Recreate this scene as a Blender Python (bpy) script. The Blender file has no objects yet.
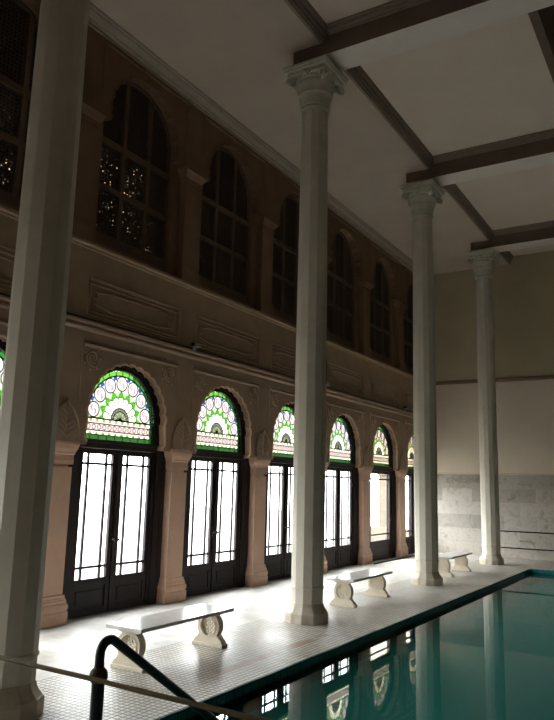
import bpy, bmesh, math, random
from mathutils import Vector, Matrix
random.seed(7)
PI = math.pi
scene = bpy.context.scene
COL = scene.collection

# ------------------------------------------------------------------ helpers
class MB:
    """collects shapes and links them as ONE mesh object"""
    def __init__(self): self.bm = bmesh.new()
    def face(self, pts, mi=0):
        try:
            f = self.bm.faces.new([self.bm.verts.new(p) for p in pts]); f.material_index = mi; return f
        except ValueError: return None
    def box(self, x0, x1, y0, y1, z0, z1, bev=0.0, mi=0):
        m = Matrix.Translation(((x0+x1)/2, (y0+y1)/2, (z0+z1)/2)) @ Matrix.Diagonal((x1-x0, y1-y0, z1-z0, 1))
        r = bmesh.ops.create_cube(self.bm, size=1, matrix=m)
        fs = set(f for v in r['verts'] for f in v.link_faces)
        for f in fs: f.material_index = mi
        if bev > 0:
            es = list(set(e for v in r['verts'] for e in v.link_edges))
            bmesh.ops.bevel(self.bm, geom=es, offset=bev, segments=2, affect='EDGES', profile=0.5)
        return self
    def plate(self, loops, x0, x1, axis='x', mi=0):
        """planar outline with holes, extruded.  loops: lists of (a,b); axis x -> (y,z), y -> (x,z), z -> (x,y)"""
        def P(a, b, t):
            return (t, a, b) if axis == 'x' else ((a, t, b) if axis == 'y' else (a, b, t))
        tmp = bmesh.new(); es = []
        for L in loops:
            vs = [tmp.verts.new((a, b, 0)) for a, b in L]
            for i in range(len(vs)): es.append(tmp.edges.new((vs[i], vs[(i+1) % len(vs)])))
        bmesh.ops.triangle_fill(tmp, use_beauty=True, use_dissolve=False, edges=es)
        bmesh.ops.recalc_face_normals(tmp, faces=tmp.faces[:])
        tmp.verts.index_update()
        a = [self.bm.verts.new(P(v.co.x, v.co.y, x0)) for v in tmp.verts]
        b = [self.bm.verts.new(P(v.co.x, v.co.y, x1)) for v in tmp.verts]
        for f in tmp.faces:
            i = [v.index for v in f.verts]
            for q in ([a[k] for k in i], [b[k] for k in reversed(i)]):
                try: self.bm.faces.new(q).material_index = mi
                except ValueError: pass
        for e in tmp.edges:
            if len(e.link_faces) < 2:
                i, j = e.verts[0].index, e.verts[1].index
                try: self.bm.faces.new((a[i], a[j], b[j], b[i])).material_index = mi
                except ValueError: pass
        tmp.free(); return self
    def prism(self, prof, t0, t1, axis='y'):
        """closed outline swept straight; axis y -> (x,z), x -> (y,z)"""
        return self.plate([prof], t0, t1, axis)
    def tube(self, pts, r, n=8, closed=False, cap=True):
        pts = [Vector(p) for p in pts]; N = len(pts); rings = []
        rr = r if isinstance(r, (list, tuple)) else [r]*N
        prev = None
        for i, p in enumerate(pts):
            if closed: t = (pts[(i+1) % N]-pts[i-1])
            else: t = pts[min(i+1, N-1)]-pts[max(i-1, 0)]
            t.normalize()
            if prev is None:
                ref = Vector((0, 0, 1)) if abs(t.z) < .9 else Vector((1, 0, 0))
                a = t.cross(ref).normalized()
            else:
                a = (prev - t*prev.dot(t)).normalized()
            prev = a; b = t.cross(a)
            rings.append([self.bm.verts.new(p+(a*math.cos(2*PI*k/n)+b*math.sin(2*PI*k/n))*rr[i]) for k in range(n)])
        for i in range(N if closed else N-1):
            A, B = rings[i], rings[(i+1) % N]
            for k in range(n): self.bm.faces.new((A[k], A[(k+1) % n], B[(k+1) % n], B[k]))
        if cap and not closed:
            self.bm.faces.new(rings[0][::-1]); self.bm.faces.new(rings[-1])
        return self
    def lathe(self, prof, n=24, c=(0, 0), phase=0.0, cap=True):
        rings = []
        for r, z in prof:
            rings.append([self.bm.verts.new((c[0]+r*math.cos(2*PI*k/n+phase), c[1]+r*math.sin(2*PI*k/n+phase), z)) for k in range(n)])
        for A, B in zip(rings[:-1], rings[1:]):
            for k in range(n): self.bm.faces.new((A[k], A[(k+1) % n], B[(k+1) % n], B[k]))
        if cap: self.bm.faces.new(rings[0][::-1]); self.bm.faces.new(rings[-1])
        return self
    def loft_rect(self, secs, y=0.0, xb=-.16):
        """rectangular section (half width, front x) per height: list of (z, half, front)"""
        rings = []
        for z, h, p in secs:
            rings.append([self.bm.verts.new(q) for q in ((xb, y-h, z), (p, y-h, z), (p, y+h, z), (xb, y+h, z))])
        for A, B in zip(rings[:-1], rings[1:]):
            for k in range(4): self.bm.faces.new((A[k], A[(k+1) % 4], B[(k+1) % 4], B[k]))
        self.bm.faces.new(rings[0][::-1]); self.bm.faces.new(rings[-1]); return self
    def ball(self, c, r, s=(1, 1, 1), u=14, v=10):
        m = Matrix.Translation(c) @ Matrix.Diagonal((s[0], s[1], s[2], 1))
        bmesh.ops.create_uvsphere(self.bm, u_segments=u, v_segments=v, radius=r, matrix=m); return self
    def build(self, name, mats, parent=None, smooth=False):
        bmesh.ops.recalc_face_normals(self.bm, faces=self.bm.faces[:])
        me = bpy.data.meshes.new(name); self.bm.to_mesh(me); self.bm.free()
        for m in (mats if isinstance(mats, (list, tuple)) else [mats]): me.materials.append(m)
        if smooth:
            for p in me.polygons: p.use_smooth = True
            me.set_sharp_from_angle(angle=math.radians(38))
        o = bpy.data.objects.new(name, me); COL.objects.link(o)
        if parent is not None: o.parent = parent
        return o

def tag(o, label, cat=None, group=None, kind=None):
    o['label'] = label
    if cat: o['category'] = cat
    if group: o['group'] = group
    if kind: o['kind'] = kind
    return o
def empty(name, loc=(0, 0, 0), rz=0):
    o = bpy.data.objects.new(name, None); COL.objects.link(o)
    o.location = loc; o.rotation_euler = (0, 0, rz); o.empty_display_size = .2; return o
def copy_tree(o, parent=None):
    c = o.copy(); COL.objects.link(c)
    if parent is not None: c.parent = parent
    for ch in list(o.children): copy_tree(ch, c)
    return c

# ------------------------------------------------------------------ materials
def new_mat(name):
    m = bpy.data.materials.new(name); m.use_nodes = True
    nt = m.node_tree; nt.nodes.clear()
    return m, nt
def nd(nt, t, **kw):
    n = nt.nodes.new(t)
    for k, v in kw.items():
        if k in n.inputs: n.inputs[k].default_value = v
        else: setattr(n, k, v)
    return n
def ramp(nt, stops):
    r = nt.nodes.new('ShaderNodeValToRGB'); e = r.color_ramp.elements
    while len(e) < len(stops): e.new(.5)
    for k, (p, c) in enumerate(stops):
        e[k].position = p; e[k].color = (*c, 1) if len(c) == 3 else c
    return r
def noisy(name, c1, c2, scale=4, rough=.6, bump=.0, bscale=30, spec=.4, detail=4, coord='Object', rough_var=0.0, metallic=0, stretch=(1, 1, 1)):
    m, nt = new_mat(name); L = nt.links.new
    tc = nd(nt, 'ShaderNodeTexCoord'); mp = nd(nt, 'ShaderNodeMapping'); mp.inputs['Scale'].default_value = stretch
    L(tc.outputs[coord], mp.inputs['Vector'])
    n = nd(nt, 'ShaderNodeTexNoise', Scale=scale, Detail=detail, Roughness=.6); L(mp.outputs[0], n.inputs['Vector'])
    r = ramp(nt, [(.3, c1), (.7, c2)]); L(n.outputs['Fac'], r.inputs['Fac'])
    b = nd(nt, 'ShaderNodeBsdfPrincipled', Roughness=rough, Metallic=metallic); b.inputs['Specular IOR Level'].default_value = spec
    L(r.outputs['Color'], b.inputs['Base Color'])
    if bump:
        n2 = nd(nt, 'ShaderNodeTexNoise', Scale=bscale, Detail=5); L(mp.outputs[0], n2.inputs['Vector'])
        bp = nd(nt, 'ShaderNodeBump', Strength=bump, Distance=.02); L(n2.outputs['Fac'], bp.inputs['Height']); L(bp.outputs[0], b.inputs['Normal'])
    o = nd(nt, 'ShaderNodeOutputMaterial'); L(b.outputs[0], o.inputs[0]); return m

M = {}
M['stone']   = noisy('pink_buff_plaster', (.55, .35, .25), (.64, .415, .30), 3, .55, .15, 40)
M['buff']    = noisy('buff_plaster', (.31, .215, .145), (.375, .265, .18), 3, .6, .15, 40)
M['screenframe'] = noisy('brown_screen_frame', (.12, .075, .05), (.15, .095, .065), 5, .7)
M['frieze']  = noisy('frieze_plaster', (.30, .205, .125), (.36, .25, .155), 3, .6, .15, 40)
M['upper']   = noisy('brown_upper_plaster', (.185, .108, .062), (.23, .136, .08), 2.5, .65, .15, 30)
M['jali']    = noisy('dark_stone_screen', (.055, .035, .025), (.08, .052, .036), 5, .7)
M['crown']   = noisy('pale_cornice_plaster', (.36, .30, .25), (.42, .35, .29), 3, .6)
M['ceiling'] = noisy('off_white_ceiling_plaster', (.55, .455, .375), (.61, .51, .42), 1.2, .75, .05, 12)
M['hallceiling'] = noisy('lit_hall_ceiling_plaster', (.78, .66, .56), (.84, .72, .615), 1.2, .75, .05, 12)  # aisle plaster lightened in colour to imitate the stronger light over the pool
M['beamside'] = noisy('shaded_brown_side', (.16, .115, .09), (.20, .145, .11), 2, .7)  # dark tone puts the shade of the beam sides into the colour
M['beam']    = noisy('lit_beam_plaster', (.80, .73, .67), (.86, .79, .73), 2, .7)  # underside lightened in colour, standing in for light from the floor
M['beammould'] = noisy('brown_beam_moulding', (.27, .21, .17), (.33, .26, .21), 2, .7)
M['column']  = noisy('painted_column_marble', (.66, .61, .515), (.74, .69, .59), 3, .58, .05, 20, .5)
M['capital'] = noisy('carved_capital_marble', (.58, .57, .48), (.68, .66, .56), 6, .5, .1, 40)
M['wood']    = noisy('dark_stained_wood', (.013, .009, .0095), (.024, .016, .017), 8, .5, .1, 60, .25, stretch=(1, 1, .15))
M['bench']   = noisy('cream_bench_marble', (.66, .58, .45), (.76, .68, .55), 6, .5, .08, 40)
M['slab']    = noisy('polished_white_bench_marble', (.62, .61, .59), (.78, .77, .74), 5, .16, .0, 10, .6)
M['railgreen'] = noisy('dark_green_rail_paint', (.008, .020, .022), (.014, .032, .034), 10, .3, .05, 60, .5)
M['bar']     = noisy('aged_brass_bar', (.12, .085, .03), (.17, .125, .05), 12, .55, .05, 60, .25, metallic=.0)
M['iron']    = noisy('blackened_iron', (.02, .017, .015), (.035, .03, .027), 12, .5)
M['joint']   = noisy('brown_rusted_joint', (.07, .045, .028), (.11, .075, .05), 14, .55)
M['lead']    = noisy('window_lead', (.02, .02, .02), (.03, .03, .03), 10, .5)
M['plastic'] = noisy('pale_plastic', (.30, .28, .25), (.34, .32, .29), 8, .45)
M['lens']    = noisy('black_lens', (.01, .01, .01), (.015, .015, .015), 8, .2)
M['groove']  = noisy('dark_iron_strip', (.008, .007, .006), (.012, .010, .009), 8, .8, spec=.1)
M['brownband'] = noisy('brown_dado_band', (.25, .155, .095), (.30, .19, .12), 4, .6)
M['vine']    = noisy('carved_vine_marble', (.33, .295, .235), (.42, .38, .31), 6, .5)
M['terrace'] = noisy('grey_terrace_paving', (.16, .155, .147), (.19, .185, .178), 2, .8)
M['wing']    = noisy('cream_exterior_plaster', (.72, .68, .58), (.78, .74, .64), 2, .8)
M['outpillar'] = noisy('shaded_cream_pillar', (.09, .075, .055), (.12, .10, .075), 2, .8)  # cream darkened in colour, standing in for shade under the wing

def floor_mat():
    m, nt = new_mat('marble_and_mosaic_floor'); L = nt.links.new
    tc = nd(nt, 'ShaderNodeTexCoord'); sep = nd(nt, 'ShaderNodeSeparateXYZ'); L(tc.outputs['Object'], sep.inputs[0])
    def brick(w, h, mort, c1, c2, cm, off=0):
        b = nt.nodes.new('ShaderNodeTexBrick'); b.offset = off
        b.inputs['Color1'].default_value = (*c1, 1); b.inputs['Color2'].default_value = (*c2, 1); b.inputs['Mortar'].default_value = (*cm, 1)
        b.inputs['Scale'].default_value = 1; b.inputs['Mortar Size'].default_value = mort
        b.inputs['Brick Width'].default_value = w; b.inputs['Row Height'].default_value = h; b.inputs['Mortar Smooth'].default_value = .2
        L(tc.outputs['Object'], b.inputs['Vector']); return b
    mosaic = brick(.066, .066, .009, (.66, .63, .58), (.57, .54, .49), (.17, .155, .135))
    slab = brick(.62, .62, .003, (.60, .585, .56), (.54, .525, .50), (.33, .31, .29), .5)
    veins = nd(nt, 'ShaderNodeTexNoise', Scale=2.2, Detail=8, Roughness=.65, Distortion=1.4); L(tc.outputs['Object'], veins.inputs['Vector'])
    vr = ramp(nt, [(.38, (.80, .79, .77)), (.55, (1, 1, 1))]); L(veins.outputs['Fac'], vr.inputs['Fac'])
    # mosaic where x is past about two metres, or beyond either pool end
    gt = nd(nt, 'ShaderNodeMath', operation='GREATER_THAN'); gt.inputs[1].default_value = 2.02; L(sep.outputs['X'], gt.inputs[0])
    mix = nd(nt, 'ShaderNodeMix', data_type='RGBA'); L(gt.outputs[0], mix.inputs['Factor']); L(slab.outputs['Color'], mix.inputs['A']); L(mosaic.outputs['Color'], mix.inputs['B'])
    mul = nd(nt, 'ShaderNodeMix', data_type='RGBA', blend_type='MULTIPLY'); mul.inputs['Factor'].default_value = 1
    L(mix.outputs['Result'], mul.inputs['A']); L(vr.outputs['Color'], mul.inputs['B'])
    # worn and damp patches
    big = nd(nt, 'ShaderNodeTexNoise', Scale=.9, Detail=5, Roughness=.6); L(tc.outputs['Object'], big.inputs['Vector'])
    br = ramp(nt, [(.35, (.84, .80, .75)), (.6, (1, 1, 1))]); L(big.outputs['Fac'], br.inputs['Fac'])
    mul2 = nd(nt, 'ShaderNodeMix', data_type='RGBA', blend_type='MULTIPLY'); mul2.inputs['Factor'].default_value = .9
    L(mul.outputs['Result'], mul2.inputs['A']); L(br.outputs['Color'], mul2.inputs['B'])
    # rusty streak of tiles beside the pool edge
    cx = nd(nt, 'ShaderNodeMath', operation='SUBTRACT'); cx.inputs[1].default_value = 3.32; L(sep.outputs['X'], cx.inputs[0])
    ab = nd(nt, 'ShaderNodeMath', operation='ABSOLUTE'); L(cx.outputs[0], ab.inputs[0])
    lt = nd(nt, 'ShaderNodeMath', operation='LESS_THAN'); lt.inputs[1].default_value = .07; L(ab.outputs[0], lt.inputs[0])
    sn = nd(nt, 'ShaderNodeTexNoise', Scale=2.3, Detail=5); L(tc.outputs['Object'], sn.inputs['Vector'])
    sr = ramp(nt, [(.42, (0, 0, 0)), (.55, (1, 1, 1))]); L(sn.outputs['Fac'], sr.inputs['Fac'])
    cyy = nd(nt, 'ShaderNodeMath', operation='COMPARE'); cyy.inputs[1].default_value = 3.7; cyy.inputs[2].default_value = 1.3; L(sep.outputs['Y'], cyy.inputs[0])
    lt2 = nd(nt, 'ShaderNodeMath', operation='MULTIPLY'); L(lt.outputs[0], lt2.inputs[0]); L(cyy.outputs[0], lt2.inputs[1])
    sm = nd(nt, 'ShaderNodeMath', operation='MULTIPLY'); L(lt2.outputs[0], sm.inputs[0]); L(sr.outputs['Color'], sm.inputs[1])
    sm2 = nd(nt, 'ShaderNodeMath', operation='MULTIPLY'); L(sm.outputs[0], sm2.inputs[0]); sm2.inputs[1].default_value = .75
    mix3 = nd(nt, 'ShaderNodeMix', data_type='RGBA'); L(sm2.outputs[0], mix3.inputs['Factor']); L(mul2.outputs['Result'], mix3.inputs['A'])
    mix3.inputs['B'].default_value = (.26, .12, .085, 1)
    b = nd(nt, 'ShaderNodeBsdfPrincipled'); b.inputs['Specular IOR Level'].default_value = .32
    L(mix3.outputs['Result'], b.inputs['Base Color'])
    rr = nd(nt, 'ShaderNodeMapRange'); rr.inputs['From Min'].default_value = .3; rr.inputs['From Max'].default_value = .7
    rr.inputs['To Min'].default_value = .30; rr.inputs['To Max'].default_value = .52; L(big.outputs['Fac'], rr.inputs['Value']); L(rr.outputs[0], b.inputs['Roughness'])
    hm = nd(nt, 'ShaderNodeMix', data_type='FLOAT'); L(gt.outputs[0], hm.inputs['Factor']); hm.inputs['A'].default_value = 0; L(mosaic.outputs['Fac'], hm.inputs['B'])
    bp = nd(nt, 'ShaderNodeBump', Strength=.35, Distance=.004, invert=True); L(hm.outputs['Result'], bp.inputs['Height']); L(bp.outputs[0], b.inputs['Normal'])
    o = nd(nt, 'ShaderNodeOutputMaterial'); L(b.outputs[0], o.inputs[0]); return m
M['floor'] = floor_mat()

def far_wall_mat():
    """plaster above, slabs of veined grey marble on the dado"""
    m, nt = new_mat('end_wall_marble_and_plaster'); L = nt.links.new
    tc = nd(nt, 'ShaderNodeTexCoord'); sep = nd(nt, 'ShaderNodeSeparateXYZ'); L(tc.outputs['Object'], sep.inputs[0])
    cb = nd(nt, 'ShaderNodeCombineXYZ'); L(sep.outputs['X'], cb.inputs['X']); L(sep.outputs['Z'], cb.inputs['Y'])
    b = nt.nodes.new('ShaderNodeTexBrick'); b.offset = .5; b.squash = 1
    b.inputs['Color1'].default_value = (.53, .49, .44, 1); b.inputs['Color2'].default_value = (.32, .295, .26, 1); b.inputs['Mortar'].default_value = (.36, .33, .28, 1)
    b.inputs['Scale'].default_value = 1; b.inputs['Mortar Size'].default_value = .004; b.inputs['Brick Width'].default_value = .98; b.inputs['Row Height'].default_value = .42
    L(cb.outputs[0], b.inputs['Vector'])
    v = nd(nt, 'ShaderNodeTexNoise', Scale=1.7, Detail=9, Roughness=.7, Distortion=2.2); L(tc.outputs['Object'], v.inputs['Vector'])
    vr = ramp(nt, [(.34, (.62, .57, .50)), (.46, (.95, .93, .90)), (.53, (1, 1, 1)), (.68, (.80, .76, .70))]); L(v.outputs['Fac'], vr.inputs['Fac'])
    mm = nd(nt, 'ShaderNodeMix', data_type='RGBA', blend_type='MULTIPLY'); mm.inputs['Factor'].default_value = 1; L(b.outputs['Color'], mm.inputs['A']); L(vr.outputs['Color'], mm.inputs['B'])
    p = nd(nt, 'ShaderNodeTexNoise', Scale=1.1, Detail=4); L(tc.outputs['Object'], p.inputs['Vector'])
    pr = ramp(nt, [(.3, (.68, .59, .48)), (.7, (.75, .66, .54))]); L(p.outputs['Fac'], pr.inputs['Fac'])
    up = ramp(nt, [(.3, (.50, .435, .285)), (.7, (.56, .49, .33))]); L(p.outputs['Fac'], up.inputs['Fac'])
    g2 = nd(nt, 'ShaderNodeMath', operation='GREATER_THAN'); g2.inputs[1].default_value = 5.58; L(sep.outputs['Z'], g2.inputs[0])
    mu = nd(nt, 'ShaderNodeMix', data_type='RGBA'); L(g2.outputs[0], mu.inputs['Factor']); L(pr.outputs['Color'], mu.inputs['A']); L(up.outputs['Color'], mu.inputs['B'])
    g = nd(nt, 'ShaderNodeMath', operation='GREATER_THAN'); g.inputs[1].default_value = 2.54; L(sep.outputs['Z'], g.inputs[0])
    mx = nd(nt, 'ShaderNodeMix', data_type='RGBA'); L(g.outputs[0], mx.inputs['Factor']); L(mm.outputs['Result'], mx.inputs['A']); L(mu.outputs['Result'], mx.inputs['B'])
    bs = nd(nt, 'ShaderNodeBsdfPrincipled'); L(mx.outputs['Result'], bs.inputs['Base Color'])
    rm = nd(nt, 'ShaderNodeMix', data_type='FLOAT'); L(g.outputs[0], rm.inputs['Factor']); rm.inputs['A'].default_value = .34; rm.inputs['B'].default_value = .7; L(rm.outputs['Result'], bs.inputs['Roughness'])
    o = nd(nt, 'ShaderNodeOutputMaterial'); L(bs.outputs[0], o.inputs[0]); return m
M['farwall'] = far_wall_mat()

def tile_mat(name, c1, c2, cm, w, rough=.25):
    m, nt = new_mat(name); L = nt.links.new
    tc = nd(nt, 'ShaderNodeTexCoord'); sep = nd(nt, 'ShaderNodeSeparateXYZ'); L(tc.outputs['Object'], sep.inputs[0])
    ad = nd(nt, 'ShaderNodeMath', operation='ADD'); L(sep.outputs['X'], ad.inputs[0]); L(sep.outputs['Z'], ad.inputs[1])
    cb = nd(nt, 'ShaderNodeCombineXYZ'); L(ad.outputs[0], cb.inputs['X']); L(sep.outputs['Y'], cb.inputs['Y'])
    b = nt.nodes.new('ShaderNodeTexBrick'); b.offset = 0
    b.inputs['Color1'].default_value = (*c1, 1); b.inputs['Color2'].default_value = (*c2, 1); b.inputs['Mortar'].default_value = (*cm, 1)
    b.inputs['Scale'].default_value = 1; b.inputs['Mortar Size'].default_value = .006; b.inputs['Brick Width'].default_value = w; b.inputs['Row Height'].default_value = w
    L(cb.outputs[0], b.inputs['Vector'])
    p = nd(nt, 'ShaderNodeBsdfPrincipled', Roughness=rough); L(b.outputs['Color'], p.inputs['Base Color'])
    o = nd(nt, 'ShaderNodeOutputMaterial'); L(p.outputs[0], o.inputs[0]); return m
M['pooltile'] = tile_mat('teal_pool_tile', (.16, .62, .54), (.155, .60, .52), (.14, .55, .48), .15)
M['copetile'] = tile_mat('dark_teal_edge_tile', (.018, .24, .24), (.016, .21, .21), (.004, .02, .02), .15, .3)

def schlick(nt, f0, normal=None):
    """reflectance of a thin sheet, the same from both sides"""
    L = nt.links.new
    lw = nd(nt, 'ShaderNodeLayerWeight', Blend=.5)
    if normal is not None: L(normal, lw.inputs['Normal'])
    pw = nd(nt, 'ShaderNodeMath', operation='POWER'); pw.inputs[1].default_value = 5; L(lw.outputs['Facing'], pw.inputs[0])
    ma = nd(nt, 'ShaderNodeMath', operation='MULTIPLY_ADD'); L(pw.outputs[0], ma.inputs[0]); ma.inputs[1].default_value = 1-f0; ma.inputs[2].default_value = f0
    return ma.outputs[0]
def water_mat(name, top):
    """cloudy teal water: a mirror-smooth surface over a scattering body"""
    m, nt = new_mat(name); L = nt.links.new
    tr = nd(nt, 'ShaderNodeBsdfTransparent'); surf = tr.outputs[0]
    if top:
        fr = schlick(nt, .02)
        gl = nd(nt, 'ShaderNodeBsdfGlossy', Roughness=.004); gl.inputs['Color'].default_value = (.62, .64, .63, 1)
        mx = nd(nt, 'ShaderNodeMixShader'); L(fr, mx.inputs[0]); L(tr.outputs[0], mx.inputs[1]); L(gl.outputs[0], mx.inputs[2]); surf = mx.outputs[0]
    vs_ = nd(nt, 'ShaderNodeVolumeScatter', Density=.65); vs_.inputs['Color'].default_value = (.07, .62, .50, 1)
    va = nd(nt, 'ShaderNodeVolumeAbsorption', Density=.6); va.inputs['Color'].default_value = (.10, .86, .80, 1)
    ad = nd(nt, 'ShaderNodeAddShader'); L(vs_.outputs[0], ad.inputs[0]); L(va.outputs[0], ad.inputs[1])
    o = nd(nt, 'ShaderNodeOutputMaterial'); L(surf, o.inputs['Surface']); L(ad.outputs[0], o.inputs['Volume']); return m
M['water'] = water_mat('pool_water_surface', True); M['waterbody'] = water_mat('pool_water_body', False)

def glass_mat(name, attr=False, col=(.93, .96, .97)):
    m, nt = new_mat(name); L = nt.links.new
    tr = nd(nt, 'ShaderNodeBsdfTransparent'); tr.inputs['Color'].default_value = (*col, 1)
    if attr:
        a = nd(nt, 'ShaderNodeAttribute'); a.attribute_name = 'glass_colour'; L(a.outputs['Color'], tr.inputs['Color'])
    gl = nd(nt, 'ShaderNodeBsdfGlossy', Roughness=.05)
    fr = schlick(nt, .03)
    mx = nd(nt, 'ShaderNodeMixShader'); L(fr, mx.inputs[0]); L(tr.outputs[0], mx.inputs[1]); L(gl.outputs[0], mx.inputs[2])
    o = nd(nt, 'ShaderNodeOutputMaterial'); L(mx.outputs[0], o.inputs[0]); return m
M['glass'] = glass_mat('clear_pane_glass')
M['stained'] = glass_mat('stained_glass', True)

def darkback_mat(name, lo, flecks):
    """added dark sheet standing in for the unlit gallery; clear flecks imitate daylight sparkle"""
    m, nt = new_mat(name); L = nt.links.new
    tc = nd(nt, 'ShaderNodeTexCoord')
    sep = nd(nt, 'ShaderNodeSeparateXYZ'); L(tc.outputs['Object'], sep.inputs[0])
    w = nd(nt, 'ShaderNodeTexNoise', Scale=26, Detail=2, Roughness=.7); L(tc.outputs['Object'], w.inputs['Vector'])
    r = ramp(nt, [(lo, (0, 0, 0)), (lo+.02, (1, 1, 1))]); L(w.outputs['Fac'], r.inputs['Fac'])
    zl = nd(nt, 'ShaderNodeMath', operation='LESS_THAN'); zl.inputs[1].default_value = 7.5; L(sep.outputs['Z'], zl.inputs[0])
    gate = nd(nt, 'ShaderNodeMath', operation='MULTIPLY'); L(r.outputs['Color'], gate.inputs[0]); L(zl.outputs[0], gate.inputs[1])
    tr = nd(nt, 'ShaderNodeBsdfTransparent'); tr.inputs['Color'].default_value = (.24, .20, .15, 1)
    df = nd(nt, 'ShaderNodeBsdfDiffuse'); df.inputs['Color'].default_value = (.045, .028, .02, 1)
    mx = nd(nt, 'ShaderNodeMixShader'); L(gate.outputs[0], mx.inputs[0]); L(df.outputs[0], mx.inputs[1]); L(tr.outputs[0], mx.inputs[2])
    o = nd(nt, 'ShaderNodeOutputMaterial'); L(mx.outputs[0], o.inputs[0]); return m
M['darkback'] = darkback_mat('added_dark_backing', .63, False); M['flecked'] = darkback_mat('flecked_dark_backing', .60, True)

def base_mat():
    """column marble with brown staining on the foot"""
    m, nt = new_mat('stained_column_foot'); L = nt.links.new
    tc = nd(nt, 'ShaderNodeTexCoord')
    n = nd(nt, 'ShaderNodeTexNoise', Scale=5, Detail=6); L(tc.outputs['Object'], n.inputs['Vector'])
    r = ramp(nt, [(.32, (.48, .40, .30)), (.60, (.64, .58, .48))]); L(n.outputs['Fac'], r.inputs['Fac'])
    b = nd(nt, 'ShaderNodeBsdfPrincipled', Roughness=.5); L(r.outputs['Color'], b.inputs['Base Color'])
    o = nd(nt, 'ShaderNodeOutputMaterial'); L(b.outputs[0], o.inputs[0]); return m
M['foot'] = base_mat()

# ------------------------------------------------------------------ dimensions
P = 2.70; YC = 4.37                      # window pitch, centre of the first full window
Y0, Y1 = -7.78, 18.82                    # near and far end of the hall
XR = 15.5                                # right wall
DOORS = list(range(-3, 6))
yc = lambda n: YC+P*n
PX0, PX1, PY0, PY1 = 3.758, 11.8, -.25, 16.03   # pool
WZ = -.10
ZA, ZH = 9.43, 9.68                      # aisle and hall ceilings
SKY = 35.0
CX, COLY = 2.628, [.235, 5.682, 11.11, 16.53]

# ------------------------------------------------------------------ floor, pool, water
mb = MB()
mb.box(-.6, PX0, Y0-.3, Y1+.3, -.25, 0); mb.box(PX1, XR+.3, Y0-.3, Y1+.3, -.25, 0)
mb.box(PX0, PX1, Y0-.3, PY0, -.25, 0); mb.box(PX0, PX1, PY1, Y1+.3, -.25, 0)
fl = mb.build('floor', M['floor'])
tag(fl, 'white marble and small mosaic tile deck around the pool', 'floor', kind='structure')
mb = MB()
z1, t = -1.7, .12
mb.box(PX0-t, PX1+t, PY0-t, PY1+t, z1-.15, z1)
mb.box(PX0-t, PX0-.001, PY0-t, PY1+t, z1, -.25); mb.box(PX1+.001, PX1+t, PY0-t, PY1+t, z1, -.25)
mb.box(PX0, PX1, PY0-t, PY0-.001, z1, -.25); mb.box(PX0, PX1, PY1+.001, PY1+t, z1, -.25)
pool = mb.build('pool_basin', M['pooltile']); tag(pool, 'sunken rectangular teal tiled swimming pool basin', 'pool', kind='structure')
mb = MB(); e = .014
mb.box(PX0, PX0+e, PY0, PY1, -.3, -.004); mb.box(PX1-e, PX1, PY0, PY1, -.3, -.004)
mb.box(PX0+e, PX1-e, PY1-e, PY1, -.3, -.004); mb.box(PX0+e, PX1-e, PY0, PY0+e, -.3, -.004)
mb.build('edge_tile', M['copetile'], pool)
mb = MB(); mb.box(PX0+.016, PX1-.016, PY0+.016, PY1-.016, z1+.004, WZ, mi=1)
for f in mb.bm.faces:
    if f.calc_center_median().z > WZ-.001: f.material_index = 0
wt = mb.build('pool_water', [M['water'], M['waterbody']]); tag(wt, 'still teal water mirroring the stained glass doors', 'water', kind='stuff')

# ------------------------------------------------------------------ left wall
def arc(cy, cz, r, a0, a1, n):
    return [(cy+r*math.cos(a0+(a1-a0)*k/n), cz+r*math.sin(a0+(a1-a0)*k/n)) for k in range(n+1)]
def opening(cy, half, zs, zb, n=28):
    """arched outline, right jamb up, over and down the left jamb"""
    if zb < 1: return [(cy+half+.16, zb), (cy+half+.16, 2.56), (cy+half, 2.56)] + arc(cy, zs, half, 0, PI, n) + [(cy-half, 2.56), (cy-half-.16, 2.56), (cy-half-.16, zb)]
    return [(cy+half, zb)] + arc(cy, zs, half, 0, PI, n) + [(cy-half, zb)]
def cusped(cy, half, zs, zb, lobes, depth):
    pts = [(cy+half-.05, zb), (cy+half-.05, zb+.05), (cy+half, zb+.10)]
    N = lobes*6
    for k in range(N+1):
        a = PI*k/N; r = half+depth*(abs(math.sin(a*lobes))**.7)-depth
        pts.append((cy+r*math.cos(a), zs+r*math.sin(a)))
    return pts + [(cy-half, zb+.10), (cy-half+.05, zb+.05), (cy-half+.05, zb)]
ZS = 2.987                                # spring of the lower arches
mb = MB()
# backing masonry with arched openings, one continuous wall
def backwall(mb, x0, x1, zb, zt, half, zs, zo, ns, y0, y1):
    outline = [(y0, zb)]
    if zo <= zb+1e-6:                     # openings reach the bottom of this course
        for n in ns:
            outline += list(reversed(opening(yc(n), half, zs, zb)))
        outline += [(y1, zb), (y1, zt), (y0, zt)]
        mb.plate([outline], x0, x1, 'x')
    else:
        outline += [(y1, zb), (y1, zt), (y0, zt)]
        holes = [opening(yc(n), half, zs, zo) for n in ns]
        mb.plate([outline]+holes, x0, x1, 'x')
backwall(mb, -.30, -.14, 0, 4.30, .94, ZS, 0, DOORS, Y0-.3, Y1+.3)
mb.box(-.52, -.045, Y0-.3, Y1+.3, 4.30, 5.62)
wl = mb.build('wall_left', M['buff'])
tag(wl, 'brown plastered arcade wall with arched stained glass doors', 'wall', kind='structure')
# arch plates in front (cusped)
mb = MB(); out = [(Y0, 2.55)]
for n in DOORS:
    c = list(reversed(cusped(yc(n), .935, ZS, 2.55, 15, .035)))
    if n == 5: c = [(min(a, Y1-.004), b) for a, b in c]
    out += c
out += [(Y1, 2.55), (Y1, 4.30), (Y0, 4.30)]
mb.plate([out], -.139, 0, 'x')
mb.build('cusped_arcade', M['buff'], wl)
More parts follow.
